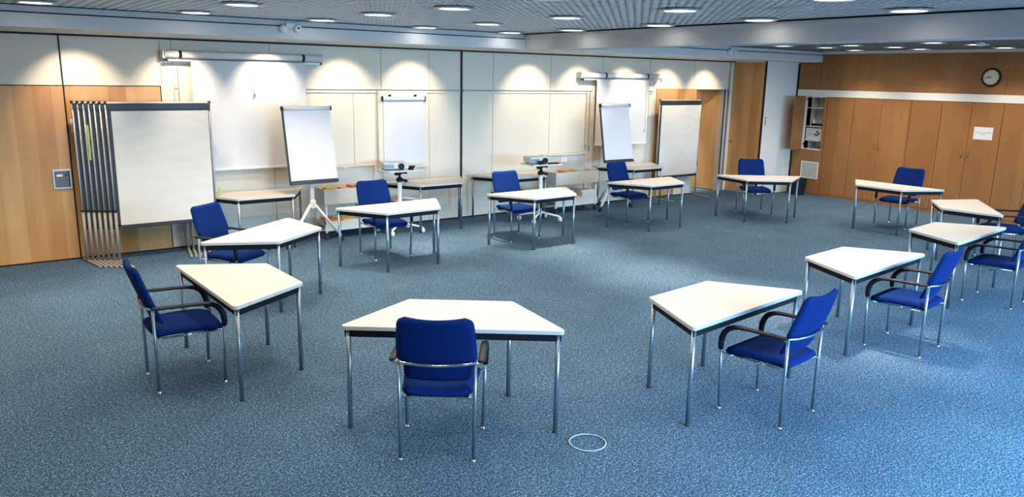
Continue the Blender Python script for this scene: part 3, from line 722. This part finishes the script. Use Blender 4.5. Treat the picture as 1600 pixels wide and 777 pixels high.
cards('card_stack', M['orange'], 4.49, 4.63, 10.23, 10.36, .514, .725, 'orange cards in the left trolley', 'cards')
cards('card_stack', M['red'], 4.645, 4.70, 10.23, 10.40, .514, .745, 'dark red cards in the left trolley behind the orange ones', 'cards')
cards('card_stack', M['green'], 4.79, 4.88, 10.23, 10.42, .514, .735, 'green cards at the chair end of the left trolley', 'cards')
cards('card_stack', M['orange'], 4.28, 4.46, 10.24, 10.48, .214, .275, 'orange cards on the lower shelf of the left trolley', 'cards', 4)
cards('card_stack', M['yellow'], 4.52, 4.72, 10.24, 10.46, .214, .262, 'yellow cards on the lower shelf of the left trolley', 'cards', 4)
cards('card_stack', M['orange'], 8.67, 8.85, 10.22, 10.46, .514, .722, 'orange cards in the right trolley', 'cards')
cards('card_stack', M['red'], 8.50, 8.60, 10.30, 10.42, .514, .70, 'red cards beside the orange ones in the right trolley', 'cards')
cards('card_stack', M['green'], 8.93, 9.02, 10.30, 10.46, .514, .725, 'green cards in the right trolley', 'cards')
cards('card_stack', M['yellow'], 8.44, 8.49, 10.21, 10.33, .514, .72, 'yellow card block at the near end of the right trolley', 'cards')
cards('paper_stack', M['yellow'], 8.74, 8.99, 10.20, 10.32, .214, .285, 'yellow paper block on the lower shelf of the right trolley', 'paper', 3)
cards('paper_stack', M['screen'], 9.03, 9.33, 10.20, 10.40, .214, .37, 'stack of white paper on the lower shelf of right trolley', 'paper', 6)
cards('storage_box', M['grille'], 8.72, 8.98, 10.36, 10.52, .214, .38, 'grey box behind the yellow paper block', 'box', 1)
g = MB(); g.box(8.80, 8.94, 10.534, 10.549, .84, .93); tag(g.build('white_label_card', M['screen']), 'small white card inside the open lid of right trolley', 'card')

# ------------------------------------------------------------------ projector stands
def make_stand():
    root = thing('projector_stand', '', 'projector stand')
    MB().box(-.28, .30, -.20, .20, .925, .943, bev=.006).build('tray', M['whitemetal'], root)
    g = MB(); g.cyl((0, 0, .10), (0, 0, .80), .033, seg=18); g.build('column', M['whitemetal'], root)
    g = MB(); g.cyl((0, 0, .795), (0, 0, .925), .018, seg=12); g.lathe([(.040, 0), (.056, .02), (.050, .05), (.02, .07)], c=(0, 0, .76), seg=16); g.lathe([(.03, 0), (.075, .02), (.075, .05)], c=(0, 0, .873), seg=16); g.build('tilt_head', M['blackpl'], root)
    g = MB()
    for p, q in (((.03, -.03, .80), (.075, -.045, .775)), ((-.03, -.03, .90), (-.075, -.04, .885)), ((.03, -.03, .905), (.075, -.035, .90))):
        g.cyl(p, q, .012, seg=8); g.lathe([(.018, -.022), (.034, -.010), (.034, .010), (.018, .022)], c=q, seg=12)
    g.build('clamp_knob', M['blackpl'], root)
    MB().box(-.10, .42, -.17, .17, .452, .468, bev=.006).build('lower_tray', M['whitemetal'], root)
    g = MB(); g.lathe([(.045, 0), (.05, .02), (.028, .06)], c=(0, 0, .12), seg=16); g.build('base_hub', M['whitemetal'], root)
    for tx, ty in ((-.26, -.22), (.26, -.22), (.26, .22), (-.26, .22)):
        d = Vector((tx, ty, 0)).normalized(); g = MB(); g.sweep([Vector((0, 0, .15)), Vector((tx, ty, .085)) * .97 + Vector((0, 0, .002))], .016, seg=8); l = g.build('leg', M['whitemetal'], root)
        c = MB(); mt = Matrix.Translation((tx, ty, .036)) @ Matrix.Rotation(radians(20), 4, 'Z') @ Matrix.Rotation(pi / 2, 4, 'X')
        for zz in (-.022, .005): c.lathe([(.028, zz), (.036, zz + .004), (.036, zz + .012), (.028, zz + .017)], mtx=mt, seg=18)
        c.cyl((tx, ty, .04), (tx, ty, .09), .009, seg=8); c.build('caster', M['whitemetal'], l)
    return root
s1 = make_stand(); s1.location = (5.40, 10.17, 0); s1.rotation_euler.z = radians(2); s1['label'] = 'white projector stand with two trays left of the black wall joint'; s1['group'] = 'projector stands'
s2 = copy_tree(s1); s2.location = (7.80, 9.84, 0); s2.rotation_euler.z = radians(-4); s2['label'] = 'white projector stand with two trays beside the right trolley'
def projector(loc, rz, label):
    root = thing('projector', label, 'projector', loc, rz)
    MB().box(-.18, .16, -.12, .14, .016, .105, bev=.010).build('housing', M['alu'], root)
    g = MB(); g.box(-.183, .163, -.123, .143, .095, .112, bev=.006); g.build('top_cover', M['screen'], root)
    g = MB()
    for i in range(7): g.box(-.17 + i * .022, -.158 + i * .022, -.124, -.119, .03, .085)
    g.build('air_vent', M['devdark'], root)
    g = MB(); g.lathe([(.040, 0), (.044, .03), (.034, .034), (.030, .02)], seg=20, mtx=Matrix.Translation((.08, -.12, .058)) @ Matrix.Rotation(pi / 2, 4, 'X')); g.build('lens', M['blackpl'], root)
    for sx in (-.14, .12):
        for sy in (-.09, .10): MB().cyl((sx, sy, 0), (sx, sy, .018), .011, seg=8).build('foot', M['blackrub'], root)
    return root
projector((5.33, 10.22, .943), radians(-12), 'silver-grey projector on the stand before the wall-hung flipchart')
projector((7.75, 9.89, .943), radians(-8), 'silver-grey projector on the stand beside the right trolley')
def tangle(cx, cy, z, rx_, ry_, r, mat, label, turns=7, seed=1):
    rnd = random.Random(seed); pts = []
    n = turns * 16
    for i in range(n):
        t = i / 16 * 2 * pi; k = .55 + .45 * sin(i * .37 + seed); pts.append((cx + rx_ * k * cos(t) + rnd.uniform(-.004, .004), cy + ry_ * k * sin(t), z + r + (i / n) * .045 + .008 * sin(i * 1.3)))
    g = MB(); g.sweep(pts, r, seg=6); return tag(g.build('cable_coil', mat), label, 'cable')
tangle(5.60, 10.13, .468, .17, .11, .008, M['cable'], 'heap of white cable on the lower tray of the left projector stand', 9, 2)
tangle(5.55, 10.06, .943, .055, .055, .009, M['blackpl'], 'coiled black cable beside the left projector', 4, 5)
g = MB(); g.box(7.87, 8.06, 9.68, 9.76, .943, .965, bev=.006); tag(g.build('remote_control', M['blackpl']), 'flat black remote lying beside the right projector', 'remote')
tangle(7.69, 9.72, .943, .07, .035, .009, M['blackpl'], 'coiled black cable in front of the right projector', 3, 8)
def slab(nm, x0, x1, y0, y1, z0, z1, mat, label, cat):
    tag(MB().box(x0, x1, y0, y1, z0, z1, bev=.004).build(nm, mat), label, cat)
slab('paper_stack', 7.87, 8.08, 9.72, 9.90, .468, .525, M['screen'], 'white paper stack on lower tray of right projector stand', 'paper')

# ------------------------------------------------------------------ projection screens, wall board
def roller(u0, u1, z, v, segs, label, su0, su1, sz0, cord_u, cord_z):
    root = thing('projection_screen', label, 'projection screen', ((u0 + u1) / 2, v, z)); cx = (u0 + u1) / 2
    MB().cyl((u0 - cx + .02, 0, 0), (u1 - cx - .02, 0, 0), .047, seg=22).build('roller_case', M['whitemetal'], root)
    for a in segs: MB().cyl((a - cx - .018, 0, 0), (a - cx + .018, 0, 0), .051, seg=22).build('case_band', M['blackpl'], root)
    g = MB(); g.box(u0 - cx, u0 - cx + .03, -.03, VB - v, -.05, .05, bev=.004); g.build('wall_bracket', M['whitemetal'], root); g = MB(); g.box(u1 - cx - .03, u1 - cx, -.03, VB - v, -.05, .05, bev=.004); g.build('wall_bracket', M['whitemetal'], root)
    g = MB(); g.box(u0 - cx + .06, u1 - cx - .06, -.02, .02, -.085, -.06, bev=.003); rr = g.build('support_rail', M['alu'], root)
    g = MB(); g.box(u0 - cx + .04, u0 - cx + .065, -.024, .024, -.09, -.055); g.box(u1 - cx - .065, u1 - cx - .04, -.024, .024, -.09, -.055); g.build('end_cap', M['blackpl'], rr)
    sv = VB - .135 - v
    g = MB(); g.box(su0 - cx, su1 - cx, sv - .002, sv, sz0 - z, -.06); g.box(su0 - cx, su1 - cx, sv - .002, .0, -.064, -.06); g.build('screen_sheet', M['screen'], root)
    g = MB(); g.box(su0 - cx - .01, su1 - cx + .01, sv - .012, sv + .010, sz0 - z - .03, sz0 - z, bev=.003); g.build('weight_bar', M['whitemetal'], root)
    g = MB(); g.cyl((cord_u - cx, sv - .03, -.06), (cord_u - cx + .01, sv - .03, cord_z - z), .003, seg=6); c = g.build('pull_cord', M['grille'], root)
    g = MB(); g.lathe([(.005, .0), (.012, -.012), (.010, -.03)], c=(cord_u - cx + .01, sv - .03, cord_z - z), seg=10); g.build('cord_knob', M['greytube'], c)
    return root
roller(2.33, 4.46, 2.508, 10.60, (2.54, 4.15), 'wide pull-down projection screen with white roller case, on the left', 2.66, 4.17, 1.05, 3.44, 2.02)
roller(9.24, 11.33, 2.36, 10.60, (9.83, 10.90), 'narrow pull-down screen with white roller case, behind right flipchart', 9.62, 10.94, 1.13, 10.86, 1.36)
slab('hanging_board', 2.52, 2.64, VB - .035, VB - .004, 1.1, 2.36, M['cream'], 'narrow cream board edge hanging left of the wide screen', 'board')
for i, u in enumerate((9.50, 9.58)):
    g = MB(); g.box(u - .018, u + .018, VB - .045, VB - .016, 1.12 - .03 * i, 2.07, bev=.004)
    tag(g.build('hanging_batten', M['creamdark']), ['outer', 'inner'][i] + ' cream slat hanging from the rail beside the narrow screen', 'batten')
wf_ = thing('wall_flipchart', 'white paper flipchart hung on the wall rail behind the projector', 'flipchart', (5.745, VB, 0))
g = MB(); g.box(-.41, .40, -.045, -.012, .93, 2.055, bev=.004); g.build('backboard', M['cream'], wf_)
g = MB(); g.box(-.345, .345, -.060, -.046, .965, 1.94); g.build('paper_pad', M['flip'], wf_)
g = MB(); g.box(-.36, .36, -.085, -.046, 1.925, 1.985, bev=.012); cb = g.build('clamp_bar', M['alu'], wf_)
g = MB(); g.box(-.372, -.358, -.09, -.044, 1.915, 1.99, bev=.003); g.box(.358, .372, -.09, -.044, 1.915, 1.99, bev=.003); g.build('end_cap', M['blackpl'], cb)
for x in (-.235, .20):
    g = MB(); g.lathe([(.018, 0), (.024, .015), (.014, .03)], c=(x, -.06, 1.985), seg=12); g.build('hook_knob', M['blackpl'], wf_)
g = MB(); g.box(-.43, -.412, -.05, -.012, .92, 2.07, bev=.003); g.build('side_slat', M['creamdark'], wf_)
g = MB(); g.box(-.43, .42, -.10, -.012, .905, .925, bev=.004); g.build('ledge', M['cream'], wf_)

# ------------------------------------------------------------------ ring lying on the carpet
g = MB(); pts = [(3.157 + .118 * cos(t), 3.42 + .118 * sin(t), .006) for t in [i * 2 * pi / 48 for i in range(49)]]
g.sweep(pts, .0055, .004, seg=8, cap=False)
ar = [i * 2 * pi / 48 for i in range(22, 30)]
tag(g.build('floor_ring', plain('faded_ring', (.33, .40, .43), .7)), 'thin pale ring lying on the carpet in the foreground', 'ring')
